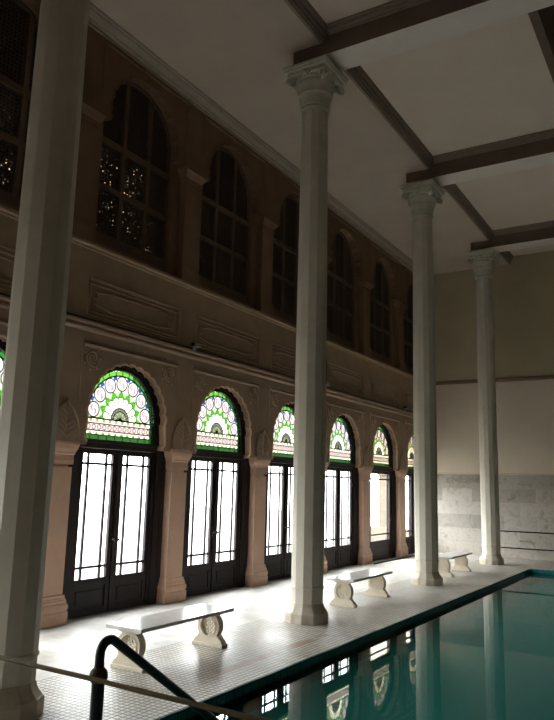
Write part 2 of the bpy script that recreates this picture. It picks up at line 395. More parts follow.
# frieze: raised face with recessed panels
mb = MB(); holes = []
for n in DOORS:
    y = yc(n)+.04; b = min(y+1.09, Y1-.05); holes.append([(y-1.09, 4.57), (b, 4.57), (b, 5.09), (y-1.09, 5.09)])
mb.plate([[(Y0, 4.30), (Y1, 4.30), (Y1, 5.62), (Y0, 5.62)]]+holes, -.044, 0, 'x')
mb.build('frieze', M['frieze'], wl)
def ring_rect(mb, y0, y1, z0, z1, r, x):
    mb.tube([(x, y0, z0), (x, y1, z0), (x, y1, z1), (x, y0, z1)], r, 6, True)
for n in [k for k in DOORS if k >= -1]:
    y = yc(n)+.04; y1 = min(y+1.09, Y1-.06); mb = MB()
    ring_rect(mb, y-1.05, y1-.04, 4.61, 5.05, .02, -.036)
    ring_rect(mb, y-1.12, min(y1+.03, Y1-.02), 4.54, 5.12, .016, 0)
    # scalloped inner border
    hw = (y1-(y-1.09))/2-.14; cy = (y1+y-1.09)/2; pts = []
    for k in range(60):
        a = 2*PI*k/60; c, s = math.cos(a), math.sin(a)
        q = (abs(c)**5+abs(s)**5)**(-1/5); wv = 1-.10*abs(math.sin(6*a))
        pts.append((-.034, cy+hw*c*q*wv, 4.83+.155*s*q*wv))
    mb.tube(pts, .022, 6, True)
    mb.build('frieze_panel', M['frieze'], wl, True)
# ledge under the upper windows, string course over the arches
mb = MB()
mb.prism([(-.5, 5.55), (0, 5.55), (.02, 5.57), (.02, 5.59), (.055, 5.615), (.055, 5.655), (.03, 5.675), (-.5, 5.675)], Y0, Y1, 'y')
mb.build('ledge', M['frieze'], wl)
mb = MB()
mb.prism([(-.05, 4.27), (.015, 4.27), (.045, 4.30), (.05, 4.325), (.02, 4.335), (.02, 4.365), (.075, 4.375), (.085, 4.41), (.05, 4.43), (-.05, 4.44)], Y0, Y1, 'y')
mb.build('string_course', M['buff'], wl)

# spandrel mouldings and rosettes of each arch
def spiral(mb, x, cy, cz, r, turns, sgn, rt=.013):
    pts = []
    for k in range(int(turns*14)+1):
        a = 2*PI*k/14*sgn; q = r*(1-.85*k/(turns*14)); pts.append((x, cy+q*math.cos(a), cz+q*math.sin(a)))
    mb.tube(pts, rt, 6)
for n in [k for k in DOORS if k >= -1]:
    c = yc(n)+.02; y1 = min(c+1.115, Y1-.03); mb = MB()
    pts = [(.004, c-1.115, 3.12), (.004, c-1.115, 4.07), (.004, y1, 4.07), (.004, y1, 3.12)]
    mb.tube(pts[:2], .018, 6); mb.tube(pts[1:3], .036, 6)
    if n < 5: mb.tube(pts[2:], .018, 6)
    mb.tube([(.004, c-1.115, 4.12), (.004, y1, 4.12)], .012, 6)
    mb.build('spandrel_moulding', M['buff'], wl, True)
    # rolled edge that follows the lobes
    cp = cusped(yc(n), .935, ZS, 2.55, 15, .035); mb = MB()
    cp = [(min(a, Y1-.02), b) for a, b in cp]
    mb.tube([(-.006, a, b) for a, b in cp[1:-1]], .020, 6)
    mb.build('arch_moulding', M['stone'], wl, True)
    for s in (-1, 1):
        if c+s*.9 > Y1-.1: continue
        mb = MB(); spiral(mb, .006, c+s*.905, 3.875, .145, 2.2, s, .018)
        for k in range(7):
            a = 2*PI*k/7; mb.ball((.006, c+s*.905+.18*math.cos(a), 3.875+.18*math.sin(a)), .03, (.5, 1, 1), 8, 6)
        mb.build('rosette', M['buff'], wl, True)

# piers between the doors
def make_pier():
    pr = MB().loft_rect([(0.36, .212, .0), (2.198, .212, .0), (2.2, .18, -.045), (2.245, .18, -.045)]).build('pier', M['stone'], wl)
    MB().loft_rect([(0, .285, .055), (.17, .285, .055), (.175, .27, .045), (.19, .27, .045), (.215, .28, .055), (.245, .283, .058), (.275, .275, .05),
                    (.29, .262, .035), (.325, .262, .035), (.335, .25, .027), (.355, .25, .027), (.36, .24, .018), (.40, .24, .018), (.405, .213, .001)], xb=-.15).build('pier_base', M['stone'], pr)
    MB().loft_rect([(2.238, .222, .006), (2.30, .232, .008), (2.305, .226, .004), (2.38, .226, .004), (2.385, .24, .015), (2.42, .245, .02), (2.47, .27, .04),
                    (2.53, .285, .052), (2.57, .285, .052), (2.572, .27, .03), (2.60, .27, .03)], xb=-.15).build('pier_capital', M['stone'], pr)
    # pointed leaf carved over the capital
    mb = MB(); prof = []
    for k in range(25):
        t_ = k/24; z = 2.60+.56*t_
        w = .26*(math.sin(PI*min(1, .32+.68*t_))**.8) if t_ < .86 else .26*(math.sin(PI*(.32+.68*.86))**.8)*(1-t_)/.14*.9
        prof.append((w, z))
    loop = [(w, z) for w, z in prof]+[(-w, z) for w, z in reversed(prof[:-1])]
    mb.plate([loop], -.01, .04, 'x')
    mb.tube([(.04, w, z) for w, z in prof]+[(.04, -w, z) for w, z in reversed(prof[:-1])], .022, 6)
    mb.tube([(.046, 0, 2.62), (.052, 0, 2.9), (.046, 0, 3.12)], .012, 6)
    for s in (-1, 1):
        for z in (2.64, 2.72, 2.80, 2.88, 2.96):
            mb.tube([(.046, 0, z), (.05, s*.07, z+.07), (.044, s*.15*(1-(z-2.6)*.9), z+.10)], .010, 6)
    mb.build('leaf_ornament', M['buff'], pr, True)
    return pr
pier0 = make_pier()
pier_ys = [yc(n)-P/2 for n in DOORS]
for i, y in enumerate(pier_ys):
    o = pier0 if i == 0 else copy_tree(pier0, wl)
    o.location = (0, y, 0)
# sliver of the last pier in the far corner is hidden by the end wall

# ------------------------------------------------------------------ stained glass fanlight (one shared mesh for glass, one for lead)
R_, G_, SP = .82, .33, .33       # glass radius, spring height above its sill, fan centre
GREEN = (.020, .066, .008); DGREEN = (.0015, .012, .0022); WHITE = (.30, .285, .22); PINK = (.095, .060, .062); RED = (.10, .040, .045)
BLUE = (.004, .011, .050); PALE = (.055, .065, .026); ROSE = (.055, .024, .030)
NC = 7
def glass_colour(u, v):
    r = math.hypot(u, v-SP); a = math.atan2(v-SP, u)
    if v < SP:
        if abs(u) > R_-.075: return DGREEN
        if v < .075: return (.0055, .021, .0048)
        if v < .12 or v > .27: return PALE if int((u+2)/.07) % 2 else WHITE
        if v < .14 or v > .25: return (.13, .13, .11)
        k = (u+2)/.115; fu = (k-math.floor(k)-.5)*.115; d = math.hypot(fu, v-.195)
        return ROSE if .026 < d < .046 else ((.12, .11, .10) if d < .026 else (.115, .108, .095))
    if r > .738: return GREEN if a > PI*.40 else DGREEN if a < PI*.25 else (.004, .026, .004)
    if r < .15: return (.085, .11, .05) if int(a/PI*11) % 2 else (.06, .075, .045)
    if r < .205: return (.06, .055, .058) if int(a/PI*26) % 2 else (.008, .007, .008)
    sec = a/PI*NC; ph = (sec-math.floor(sec)-.5)*PI/NC   # circles
    ca = (math.floor(sec)+.5)*PI/NC
    du, dv = u-.612*math.cos(ca), v-SP-.612*math.sin(ca); d = math.hypot(du, dv)
    if d < .117:
        b = math.atan2(dv, du)
        sw = math.sin(2*b+d*46)
        return RED if (d > .02 and d < .08 and sw > .80) else PINK if (d < .085 and sw > .35) else (.145, .135, .13)
    NP_ = 9; sp = a/PI*NP_; fp = abs(sp-math.floor(sp)-.5)*PI/NP_
    lim = .325+math.sqrt(max(0, .064**2-(.325*fp)**2)) if .325*fp < .064 else 0
    if r < lim: return WHITE
    lf = a/PI*(NP_-1)+.5; fl_ = abs(lf-math.floor(lf)-.5)*PI/(NP_-1)
    if r < .505-fl_*.55: return (.016, .075, .006) if (int(r*40)+int(fl_*30)) % 3 else (.006, .036, .002)
    if r < .56: return (.10, .10, .085)
    gp = abs(a/PI*NC-round(a/PI*NC))*PI/NC
    return BLUE if r > .672 and gp < .055 and .5 < a/PI*NC < NC-.5 else (.10, .106, .10)
def make_stained():
    bm = bmesh.new(); st = .0105; nx = int(2*R_/st)+1; cols = []; grid = {}
    layer = bm.loops.layers.float_color.new('glass_colour')
    def vert(i, j):
        if (i, j) not in grid: grid[(i, j)] = bm.verts.new((0, -R_+i*st, j*st))
        return grid[(i, j)]
    for i in range(nx):
        for j in range(int((G_+R_)/st)+1):
            u, v = -R_+(i+.5)*st, (j+.5)*st
            if v > SP and math.hypot(u, v-SP) > R_+.004: continue
            f = bm.faces.new((vert(i, j), vert(i+1, j), vert(i+1, j+1), vert(i, j+1)))
            c = glass_colour(u, v)
            for l in f.loops: l[layer] = (*c, 1)
    me = bpy.data.meshes.new('stained_glass'); bm.to_mesh(me); bm.free(); me.materials.append(M['stained']); return me
stained_me = make_stained()
def lead_mesh():
    mb = MB(); x = .004; tb = lambda pts, r=.009, cl=False: mb.tube([(x, a, b) for a, b in pts], r, 4, cl)
    for v in (.075, .14, .25): tb([(-R_+.01, v), (R_-.01, v)])
    tb([(-R_+.01, SP), (R_-.01, SP)], .014); tb([(-R_+.078, 0), (-R_+.078, SP)]); tb([(R_-.078, 0), (R_-.078, SP)])
    tb(arc(0, SP, .738, 0, PI, 40), .012); tb(arc(0, SP, .15, 0, PI, 20)); tb(arc(0, SP, .205, 0, PI, 24), .012)
    for k in range(1, 16):
        a = PI*k/16; tb([(.738*math.cos(a), SP+.738*math.sin(a)), (R_*math.cos(a), SP+R_*math.sin(a))])
    for k in range(1, 11):
        a = PI*k/11; tb([(0, SP), (.15*math.cos(a), SP+.15*math.sin(a))], .006)
    for k in range(1, 9):
        u = -R_+2*R_*k/9; tb([(u, 0), (u, .075)])
    for k in range(NC):
        a = (k+.5)*PI/NC; tb(arc(.612*math.cos(a), SP+.612*math.sin(a), .119, 0, 2*PI, 20)[:-1], .0105, True)
    for k in range(9):
        a0, a1 = PI*k/9, PI*(k+1)/9; am = (a0+a1)/2
        pc = (.325*math.cos(am), SP+.325*math.sin(am))
        tb([(.205*math.cos(a0), SP+.205*math.sin(a0))] + arc(pc[0], pc[1], .062, am-PI/2, am+PI/2, 8) + [(.205*math.cos(a1), SP+.205*math.sin(a1))], .007)
    o = mb.build('leading', M['lead']); me = o.data; bpy.data.objects.remove(o); return me
lead_me = lead_mesh()

# ------------------------------------------------------------------ doors (all glazing at x = -0.21)
ZG0, ZG1, ZL = .541, 2.43, 2.657
def obj_from(me, name, parent, loc=(0, 0, 0)):
    o = bpy.data.objects.new(name, me); COL.objects.link(o); o.parent = parent; o.location = loc; return o
HW = 0
def door_frame(root):
    mb = MB()
    # outer jambs and arched head in two steps, transom rail
    H = 1.02
    o1 = [(-.98, 0)]+list(reversed(arc(0, ZS, .98, 0, PI, 36)))+[(.98, 0)]
    i1 = arc(0, ZS, .885, 0, PI, 36)
    w_ = HW if HW else 1.14
    mb.plate([[(-1.14, .0), (-1.14, 2.575), (-.98, 2.575)]+list(reversed(arc(0, ZS, .98, 0, PI, 36)))+[(.98, 2.575), (w_, 2.575), (w_, 0), (.885, 0)]+i1+[(-.885, 0)]], -.245, -.142, 'x')
    mb.box(-.17, -.13, -1.13, -1.02, 0, 2.57, .006); mb.box(-.17, -.13, min(1.02, w_-.03), w_-.01, 0, 2.57, .006)
    i2 = arc(0, ZS, .825, 0, PI, 36)
    mb.plate([[(-.89, 0)]+list(reversed(arc(0, ZS, .89, 0, PI, 36)))+[(.89, 0), (.825, 0)]+i2+[(-.825, 0)]], -.24, -.165, 'x')
    mb.build('door_frame', M['wood'], root)
    mb = MB(); mb.box(-.27, -.150, -.884, .884, 2.515, 2.655, .008); mb.box(-.27, -.135, -.884, .884, 2.60, 2.64, .008)
    mb.build('transom', M['wood'], root)
    fan = obj_from(stained_me, 'fanlight_glass', root, (-.21, 0, ZL)); fan['label'] = 'green, white and pink stained glass fan'
    obj_from(lead_me, 'leading', fan, (0, 0, 0))
def leaf(root, u0, u1, g0, g1, hinge, centre=True):
    mb = MB(); xf, xb = -.185, -.235
    mb.plate([[(u0, .002), (u1, .002), (u1, 2.512), (u0, 2.512)], [(g0, ZG0), (g1, ZG0), (g1, ZG1), (g0, ZG1)], [(g0, .10), (g1, .10), (g1, .42), (g0, .42)]], xb, xf, 'x')
    lf = mb.build('door_leaf', M['wood'], root)
    mb = MB(); mb.box(xb+.008, xf-.018, g0, g1, .10, .42); mb.box(xb+.01, xf-.004, g0+.05, g1-.05, .15, .37, .012)
    mb.build('raised_panel', M['wood'], lf)
    mb = MB(); mb.box(-.212, -.208, g0, g1, ZG0, ZG1)
    mb.build('glass_pane', M['glass'], lf)
    mb = MB(); b = .019
    for u in (g0+.125, g1-.125): mb.box(-.225, -.195, u-b, u+b, ZG0, ZG1)
    for z in (ZG0+.17, ZG1-.155): mb.box(-.2245, -.1955, g0, g1, z-b, z+b)
    mb.build('glazing_bar', M['wood'], lf)
    mb = MB()
    hy = u1-.05 if hinge < 0 else u0+.05
    mb.box(xf-.002, xf+.012, hy-.018, hy+.018, 1.02, 1.20, .004); mb.tube([(xf+.01, hy, 1.1), (xf+.05, hy, 1.1)], .009, 8); mb.ball((xf+.06, hy, 1.1), .024)
    mb.build('door_knob', M['iron'], lf, True)
def make_door(single=False):
    root = empty('door_1')
    door_frame(root)
    if single: leaf(root, -.824, .824, -.755, .755, -1)
    else:
        leaf(root, -.824, -.003, -.755, -.115, -1); leaf(root, .003, .824, .115, .755, 1)
        mb = MB(); mb.box(-.184, -.165, -.03, .03, .014, 2.51, .006); mb.build('meeting_strip', M['wood'], root)
    return root
door_labels = {-3: 'arched double door out of the frame, second left of nearest column',
               -2: 'arched double door out of the frame to the left of nearest column',
               -1: 'arched double door cut off by the left picture edge, left of nearest column',
               0: 'arched double door behind the nearest bench, largest stained glass fan',
               1: 'arched double door second in size, above the right end of nearest bench',
               2: 'arched double door half hidden behind the second column',
               3: 'arched double door just right of the second column, behind middle bench',
               4: 'arched door with one wide pane showing a cream pillar outside',
               5: 'arched double door in the far corner beside the third column'}
pairproto = make_door(False)
for i, n in enumerate(DOORS):
    d = pairproto if i == 0 else (make_door(True) if n == 4 else copy_tree(pairproto))
    d.name = 'door_%d' % (i+1); d.location = (0, yc(n), 0)
    tag(d, door_labels[n], 'door', 'arched doors with stained glass fanlights', 'structure')

# ------------------------------------------------------------------ upper storey of the left wall
ZU, ZUT, ZUS, UH = 5.66, 9.45, 8.08, .90
mb = MB()
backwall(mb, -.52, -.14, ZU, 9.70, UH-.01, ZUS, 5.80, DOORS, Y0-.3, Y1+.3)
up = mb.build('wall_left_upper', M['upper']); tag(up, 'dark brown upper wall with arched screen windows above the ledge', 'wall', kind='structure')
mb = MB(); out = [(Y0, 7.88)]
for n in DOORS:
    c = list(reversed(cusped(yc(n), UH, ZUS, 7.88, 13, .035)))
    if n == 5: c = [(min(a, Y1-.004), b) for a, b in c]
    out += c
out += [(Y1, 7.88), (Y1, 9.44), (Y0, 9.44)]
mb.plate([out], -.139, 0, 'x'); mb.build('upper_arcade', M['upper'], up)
for n in [k for k in DOORS if k >= -1]:
    c = yc(n); y1 = min(c+1.1, Y1-.03); mb = MB()
    mb.tube([(.0, c-1.1, 8.3), (.0, c-1.1, 9.13)], .025, 6); mb.tube([(.0, c-1.1, 9.13), (.0, y1, 9.13)], .035, 6)
    if n < 5: mb.tube([(.0, y1, 9.13), (.0, y1, 8.3)], .025, 6)
    cp = [(min(a, Y1-.02), b) for a, b in cusped(c, UH, ZUS, 7.88, 13, .035)]
    mb.tube([(-.004, a, b) for a, b in cp[1:-1]], .026, 6)
    mb.build('upper_arch_moulding', M['upper'], up, True)
def make_pilaster():
    p = MB().loft_rect([(5.67, .215, 0), (7.62, .215, 0)]).build('pilaster', M['upper'], up)
    MB().loft_rect([(5.67, .26, .04), (5.90, .26, .04), (5.91, .245, .03), (5.96, .245, .03), (5.97, .225, .01), (6.02, .217, .002)], xb=-.15).build('pilaster_base', M['upper'], p)
    MB().loft_rect([(7.60, .235, .02), (7.63, .235, .02), (7.635, .225, .01), (7.68, .225, .01), (7.70, .25, .03), (7.75, .275, .06), (7.78, .30, .085), (7.79, .315, .10), (7.85, .315, .10), (7.86, .28, .06), (7.885, .27, .05)], xb=-.15).build('pilaster_capital', M['upper'], p)
    return p
pil0 = make_pilaster()
for i, y in enumerate(pier_ys):
    o = pil0 if i == 0 else copy_tree(pil0, up)
    o.location = (0, y, 0)
# windows
def make_upper_window():
    root = empty('window_1')
    xs = (-.89, -.31, .31, .89); zr = [5.80, 6.0, 6.80, 7.60]
    mb = MB(); w = .045
    outl = [(-.905, 5.79)]+list(reversed(arc(0, ZUS, .905, 0, PI, 28)))+[(.905, 5.79)]
    holes = []
    for k in range(3):
        a, b = xs[k]+w, xs[k+1]-w
        for z0, z1 in ((6.0, 6.74), (6.84, 7.56)): holes.append([(a, z0), (b, z0), (b, z1), (a, z1)])
        zt = lambda u: ZUS+math.sqrt(max(.0, .84**2-u*u))
        top = [(b, 7.66)]+[(b+(a-b)*q/8, min(zt(b+(a-b)*q/8), 9)) for q in range(9)]+[(a, 7.66)]
        holes.append(top)
    mb.plate([outl]+holes, -.30, -.20, 'x'); mb.build('window_frame', M['screenframe'], root)
    for k in range(3):
        a, b = xs[k]+w, xs[k+1]-w
        for z0, z1 in ((6.0, 6.74), (6.84, 7.56)):
            mb = MB(); nv, nh = 8, 12
            for i in range(nv):
                u = a+(b-a)*(i+.5)/nv; mb.box(-.262, -.238, u-.011, u+.011, z0, z1)
            for j in range(nh):
                z = z0+(z1-z0)*(j+.5)/nh; mb.box(-.2615, -.2385, a, b, z-.011, z+.011)
            mb.build('jali_screen', M['jali'], root)
    mb = MB()                              # pierced lights under the arch
    for k in range(3):
        a, b = xs[k]+w, xs[k+1]-w
        for i in range(8):
            u = a+(b-a)*(i+.5)/8; mb.box(-.262, -.238, u-.011, u+.011, 7.66, zt(u)-.01)
        for j in range(20):
            z = 7.69+.066*j; m_ = .84 if z < ZUS else math.sqrt(max(0, .84**2-(z-ZUS)**2))
            a2, b2 = max(a, -m_), min(b, m_)
            if b2-a2 > .03: mb.box(-.2615, -.2385, a2, b2, z-.011, z+.011)
    mb.build('jali_screen', M['jali'], root)
    mb = MB(); mb.plate([[(-.904, 5.80)]+list(reversed(arc(0, ZUS, .90, 0, PI, 28)))+[(.904, 5.80)]], -.335, -.331, 'x')
    mb.build('dusty_pane', M['darkback'], root)  # added sheet behind the screens; its colour carries gallery shade and light flecks
    return root
ul = {-3: 'dark arched screen window out of the frame, second to the left',
      -2: 'dark arched screen window out of the frame to the left',
      -1: 'dark arched screen window at the left edge, behind the nearest column',
      0: 'dark arched screen window with bright flecks, just right of nearest column top',
      1: 'dark arched screen window above the second door from the nearest bench',
      2: 'dark arched screen window partly behind the second column shaft',
      3: 'dark arched screen window just right of the second column',
      4: 'dark arched screen window second from the far corner',
      5: 'dark arched screen window in the far corner by the third column'}
w0 = make_upper_window()
for i, n in enumerate(DOORS):
    o = w0 if i == 0 else copy_tree(w0)
    o.name = 'window_%d' % (i+1); o.location = (0, yc(n), 0)
    if n == 0:
        for ch in o.children:
            if ch.name.startswith('dusty_pane'):
                ch.data = ch.data.copy(); ch.data.materials[0] = M['flecked']
    tag(o, ul[n], 'window', 'arched screen windows of the upper wall', 'structure')
# crown cornice
mb = MB()
mb.prism([(-.2, 9.20), (.0, 9.20), (.02, 9.22), (.02, 9.25), (.05, 9.27), (.06, 9.30), (.11, 9.33), (.15, 9.36), (.155, 9.385), (.19, 9.395), (.20, 9.428), (-.2, 9.428)], Y0, Y1, 'y')
cr = mb.build('trim_1', M['crown']); tag(cr, 'stepped pale cornice where the brown wall meets the ceiling', 'cornice', kind='structure')

# ------------------------------------------------------------------ end walls, right wall
mb = MB(); mb.box(-.6, XR+.3, Y1, Y1+.3, 0, 10.9)
wf = mb.build('wall_far', M['farwall']); tag(wf, 'end wall with veined marble dado under plain plaster', 'wall', kind='structure')
mb = MB(); mb.prism([(Y1+.02, 2.54), (Y1-.025, 2.54), (Y1-.03, 2.555), (Y1-.012, 2.575), (Y1+.02, 2.58)], 0.002, XR-.002, 'x')
mb.build('dado_rail', M['farwall'], wf)
def vine(mb, x0, x1, zc):
    n = 60; y = Y1-.006; per = (x1-x0)/3
    f = lambda k: (x0+(x1-x0)*k/n, y, zc+.07*math.sin(2*PI*k/n*3))
    mb.tube([f(k) for k in range(n+1)], .026, 6)
    for j in range(6):
        cx = x0+per*(j+.5)/2; s = 1 if j % 2 == 0 else -1; pts = []
        for k in range(20):
            a = 2*PI*k/13; r = .11*(1-.8*k/20); pts.append((cx+r*math.cos(a), y, zc-s*.03+s*r*math.sin(a)))
        mb.tube(pts, .022, 6)
        mb.ball((cx+.13, y, zc+s*.06), .04, (1.3, .35, .7), 8, 6); mb.ball((cx-.14, y, zc-s*.05), .035, (1.2, .35, .8), 8, 6)
mb = MB(); vine(mb, .65, 2.35, 2.33)
v = mb.build('vine_relief', M['vine'], wf, True)
for k, z in enumerate((.80, .30)):
    mb = MB(); mb.box(1.9, XR-.01, Y1-.014, Y1+.01, z-.017, z+.017)
    mb.build('dark_strip', M['groove'], wf)
mb = MB(); mb.prism([(Y1+.02, 5.51), (Y1-.03, 5.51), (Y1-.045, 5.53), (Y1-.045, 5.61), (Y1-.02, 5.635), (Y1+.02, 5.635)], .002, XR-.002, 'x')
o = mb.build('trim_2', M['brownband']); tag(o, 'thin brown band running across the plain end wall', 'trim', kind='structure')
mb = MB(); mb.box(-.6, XR+.3, Y0-.3, Y0, 0, 10.9)
o = mb.build('wall_near', M['buff']); tag(o, 'plain plastered wall behind the viewer', 'wall', kind='structure')
mb = MB(); mb.box(XR, XR+.3, Y0, Y1, 0, 10.9)
o = mb.build('wall_right', M['buff']); tag(o, 'plain plastered wall across the pool', 'wall', kind='structure')

# ------------------------------------------------------------------ ceiling
XS0, XS1, XLA, XLB = 2.92, 12.64, 6.25, 9.31
mb = MB()
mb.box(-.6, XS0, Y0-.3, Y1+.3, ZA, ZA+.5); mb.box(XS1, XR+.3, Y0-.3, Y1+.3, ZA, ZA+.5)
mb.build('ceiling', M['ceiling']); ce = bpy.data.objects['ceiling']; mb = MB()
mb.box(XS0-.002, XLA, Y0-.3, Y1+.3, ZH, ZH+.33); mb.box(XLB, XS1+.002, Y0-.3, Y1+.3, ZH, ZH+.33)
mb.box(XLA-.2, XLB+.2, Y0-.3, Y1+.3, 10.7, 11.0)
mb.build('hall_panels', M['hallceiling'], ce); tag(ce, 'pale grey coffered ceiling over aisle and pool', 'ceiling', kind='structure')
mb = MB()
for x, s in ((XS0, 1), (XS1, -1)):
    mb.prism([(x-.05*s, ZA-.004), (x+.005*s, ZA-.004), (x+.012*s, ZA+.03), (x+.03*s, ZA+.035), (x+.03*s, ZA+.11), (x+.055*s, ZA+.12), (x+.06*s, ZA+.17), (x+.10*s, ZA+.20), (x+.12*s, ZH+.01), (x-.05*s, ZH+.01)], Y0, Y1, 'y')
mb.build('ceiling_step', M['beammould'], ce)
mb = MB()
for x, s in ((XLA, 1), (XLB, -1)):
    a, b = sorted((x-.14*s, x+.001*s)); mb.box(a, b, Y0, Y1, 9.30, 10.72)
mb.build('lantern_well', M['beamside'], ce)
def beam(y, x0, x1):
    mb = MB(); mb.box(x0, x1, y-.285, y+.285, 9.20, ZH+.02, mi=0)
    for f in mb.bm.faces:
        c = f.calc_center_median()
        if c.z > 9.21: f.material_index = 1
    b = mb.build('ceiling_beam', [M['beam'], M['beamside']], ce)
    mb = MB()
    for s in (-1, 1):
        yy = y+s*.285
        mb.prism([(yy-.01*s, 9.53), (yy+.03*s, 9.535), (yy+.035*s, 9.57), (yy+.07*s, 9.59), (yy+.08*s, 9.64), (yy+.11*s, 9.65), (yy+.11*s, 9.69), (yy-.01*s, 9.69)], XS0+.12, XLA-.15, 'x')
    mb.build('beam_moulding', M['beammould'], b)
for y in [COLY[0]-5.42]+COLY: beam(y, 2.34, XS1+.3)

# ------------------------------------------------------------------ columns
def make_column():
    root = empty('column')
    prof = [(.247, .26), (.249, .40), (.250, .48), (.262, .487), (.264, .515), (.252, .525), (.252, .62), (.256, 2.5), (.255, 4.0), (.246, 6.0), (.232, 8.0), (.229, 8.33)]
    MB().lathe(prof, 12, phase=PI/12).build('shaft', M['column'], root)
    prof = [(.335, 0), (.337, .13), (.33, .15), (.318, .156), (.298, .18), (.278, .21), (.264, .24), (.2565, .275)]
    MB().lathe(prof, 12, phase=PI/12).build('base', M['foot'], root)
    mb = MB()
    mb.lathe([(.226, 8.30), (.235, 8.33), (.262, 8.345), (.266, 8.365), (.25, 8.38), (.244, 8.40), (.262, 8.41), (.266, 8.43), (.252, 8.44), (.256, 8.50), (.272, 8.57),
              (.292, 8.615), (.305, 8.622), (.306, 8.645), (.295, 8.652), (.305, 8.70), (.33, 8.76), (.337, 8.80), (.325, 8.82), (.322, 8.86), (.335, 8.865), (.335, 8.99)], 32)
    cap = mb.build('capital', M['capital'], root, True)
    mb = MB()
    mb.box(-.36, .36, -.36, .36, 8.93, 9.0, .01); mb.box(-.405, .405, -.405, .405, 8.995, 9.05, .012); mb.box(-.425, .425, -.425, .425, 9.045, 9.10, .008)
    mb.build('abacus', M['capital'], cap)
    for sx in (-1, 1):
        for sy in (-1, 1):
            mb = MB(); d = Vector((sx, sy, 0)).normalized(); p = Vector((-d.y, d.x, 0))
            c0 = d*.455+Vector((0, 0, 8.85)); pts = []; rr = []
            for k in range(26):
                t_ = k/25; a = PI*.5+t_*2*PI*1.35; r = .088*(1-.78*t_)
                pts.append(c0-d*(r*math.cos(a)*-1)+Vector((0, 0, r*math.sin(a)))); rr.append(.034*(1-.35*t_))
            pts = [d*.33+Vector((0, 0, 8.93)), d*.40+Vector((0, 0, 8.945))]+pts; rr = [.04, .038]+rr
            mb.tube(pts, rr, 8)
            mb.ball(tuple(c0), .035, (1, 1, 1), 10, 8)
            mb.tube([tuple(c0-p*.07), tuple(c0+p*.07)], .042, 10)
            mb.build('volute', M['capital'], cap, True)
    for k in range(4):
        a = PI/2*k; c, s = math.cos(a), math.sin(a); mb = MB(); cx, cy = .36*c, .36*s
        mb.ball((cx*1.0, cy*1.0, 8.93), .05, (1, 1, 1.0), 12, 8)
        for j in range(6):
            b = 2*PI*j/6; mb.ball((cx-s*.055*math.cos(b), cy+c*.055*math.cos(b), 8.93+.045*math.sin(b)), .028, (1, 1, 1), 8, 6)
        mb.build('flower_boss', M['capital'], cap, True)
    return root
cl = ['nearest faceted white column, cut by the left of the frame', 'faceted white column between nearest and middle bench, second nearest',
      'faceted white column between the middle bench and the far bench', 'farthest faceted white column beside the pool corner']
c0 = make_column()
for i, y in enumerate(COLY):
    o = c0 if i == 0 else copy_tree(c0)
    o.location = (CX, y, 0); tag(o, cl[i], 'column', 'faceted marble columns along the pool')

# ------------------------------------------------------------------ benches
def make_bench(pierced):
    W, Ln, H = .517, 1.743, .46
    root = empty('bench')
    mb = MB(); mb.box(-W/2, W/2, -Ln/2, Ln/2, H-.040, H, .006); mb.build('seat', M['slab'], root)
    half = [(.225, 0), (.228, .045), (.212, .055), (.205, .08), (.175, .10), (.155, .12), (.15, .14)]
    for k in range(9):
        a = -PI*.30+PI*.60*k/8; half.append((.168*math.cos(a)+.0, .242+.168*math.sin(a)))
    half += [(.15, .385), (.165, .40), (.205, .410), (.22, .4195)]
    prof = half+[(-x, z) for x, z in reversed(half)]
    hole = [(.118*math.cos(2*PI*k/24), .242+.118*math.sin(2*PI*k/24)) for k in range(24)]
    for s in (-1, 1):
        yc_ = s*(Ln/2-.145); t = .05
        mb = MB(); mb.plate([prof, hole], yc_-t, yc_+t, 'y')
        mb.box(-.235, .235, yc_-.065, yc_+.065, 0, .04, .006)
        lg = mb.build('leg', M['bench'], root)
        mb = MB(); mb.tube([(.122*math.cos(2*PI*k/24), yc_-t, .242+.122*math.sin(2*PI*k/24)) for k in range(24)], .0085, 6, True)
        mb.tube([(.122*math.cos(2*PI*k/24), yc_+t, .242+.122*math.sin(2*PI*k/24)) for k in range(24)], .0085, 6, True)
        mb.build('medallion_ring', M['bench'], lg, True)
        mb = MB(); R = .12
        if pierced:
            for dgn in (-1, 1):
                for k in range(-3, 4):
                    o_ = k*.034; L_ = math.sqrt(R*R-o_*o_); q = math.sqrt(.5)
                    a = (o_*q*1-L_*q, .242+dgn*(o_*-q-L_*q)); b = (o_*q+L_*q, .242+dgn*(o_*-q+L_*q))
                    mb.tube([(a[0], yc_, a[1]), (b[0], yc_, b[1])], .0105, 6)
        else:
            mb.plate([[(R*math.cos(2*PI*k/24), .242+R*math.sin(2*PI*k/24)) for k in range(24)]], yc_-.03, yc_+.03, 'y')
            for k in (-1, 0, 1):
                o_ = k*.055; L_ = math.sqrt(R*R-o_*o_)
                for f in (-1, 1):
                    mb.tube([(o_, yc_+f*.03, .242-L_), (o_, yc_+f*.03, .242+L_)], .011, 6); mb.tube([(-L_, yc_+f*.03, .242+o_), (L_, yc_+f*.03, .242+o_)], .011, 6)
        l2 = mb.build('lattice' if pierced else 'carved_wheel', M['bench'], lg, True)
    return root
b1 = make_bench(True); b2 = make_bench(False)
b1.location = (2.187+.2585, 1.872+.8715, 0); b2.location = (2.21+.2585, 7.151+.8715, 0)
b3 = copy_tree(b2); b3.location = (2.21+.2585, 12.567+.8715, 0)
tag(b1, 'nearest white marble bench, its legs pierced with round lattices', 'bench', 'white marble benches')
tag(b2, 'middle white marble bench with carved round medallions, right of second column', 'bench', 'white marble benches')
tag(b3, 'farthest white marble bench, partly behind the third column', 'bench', 'white marble benches')

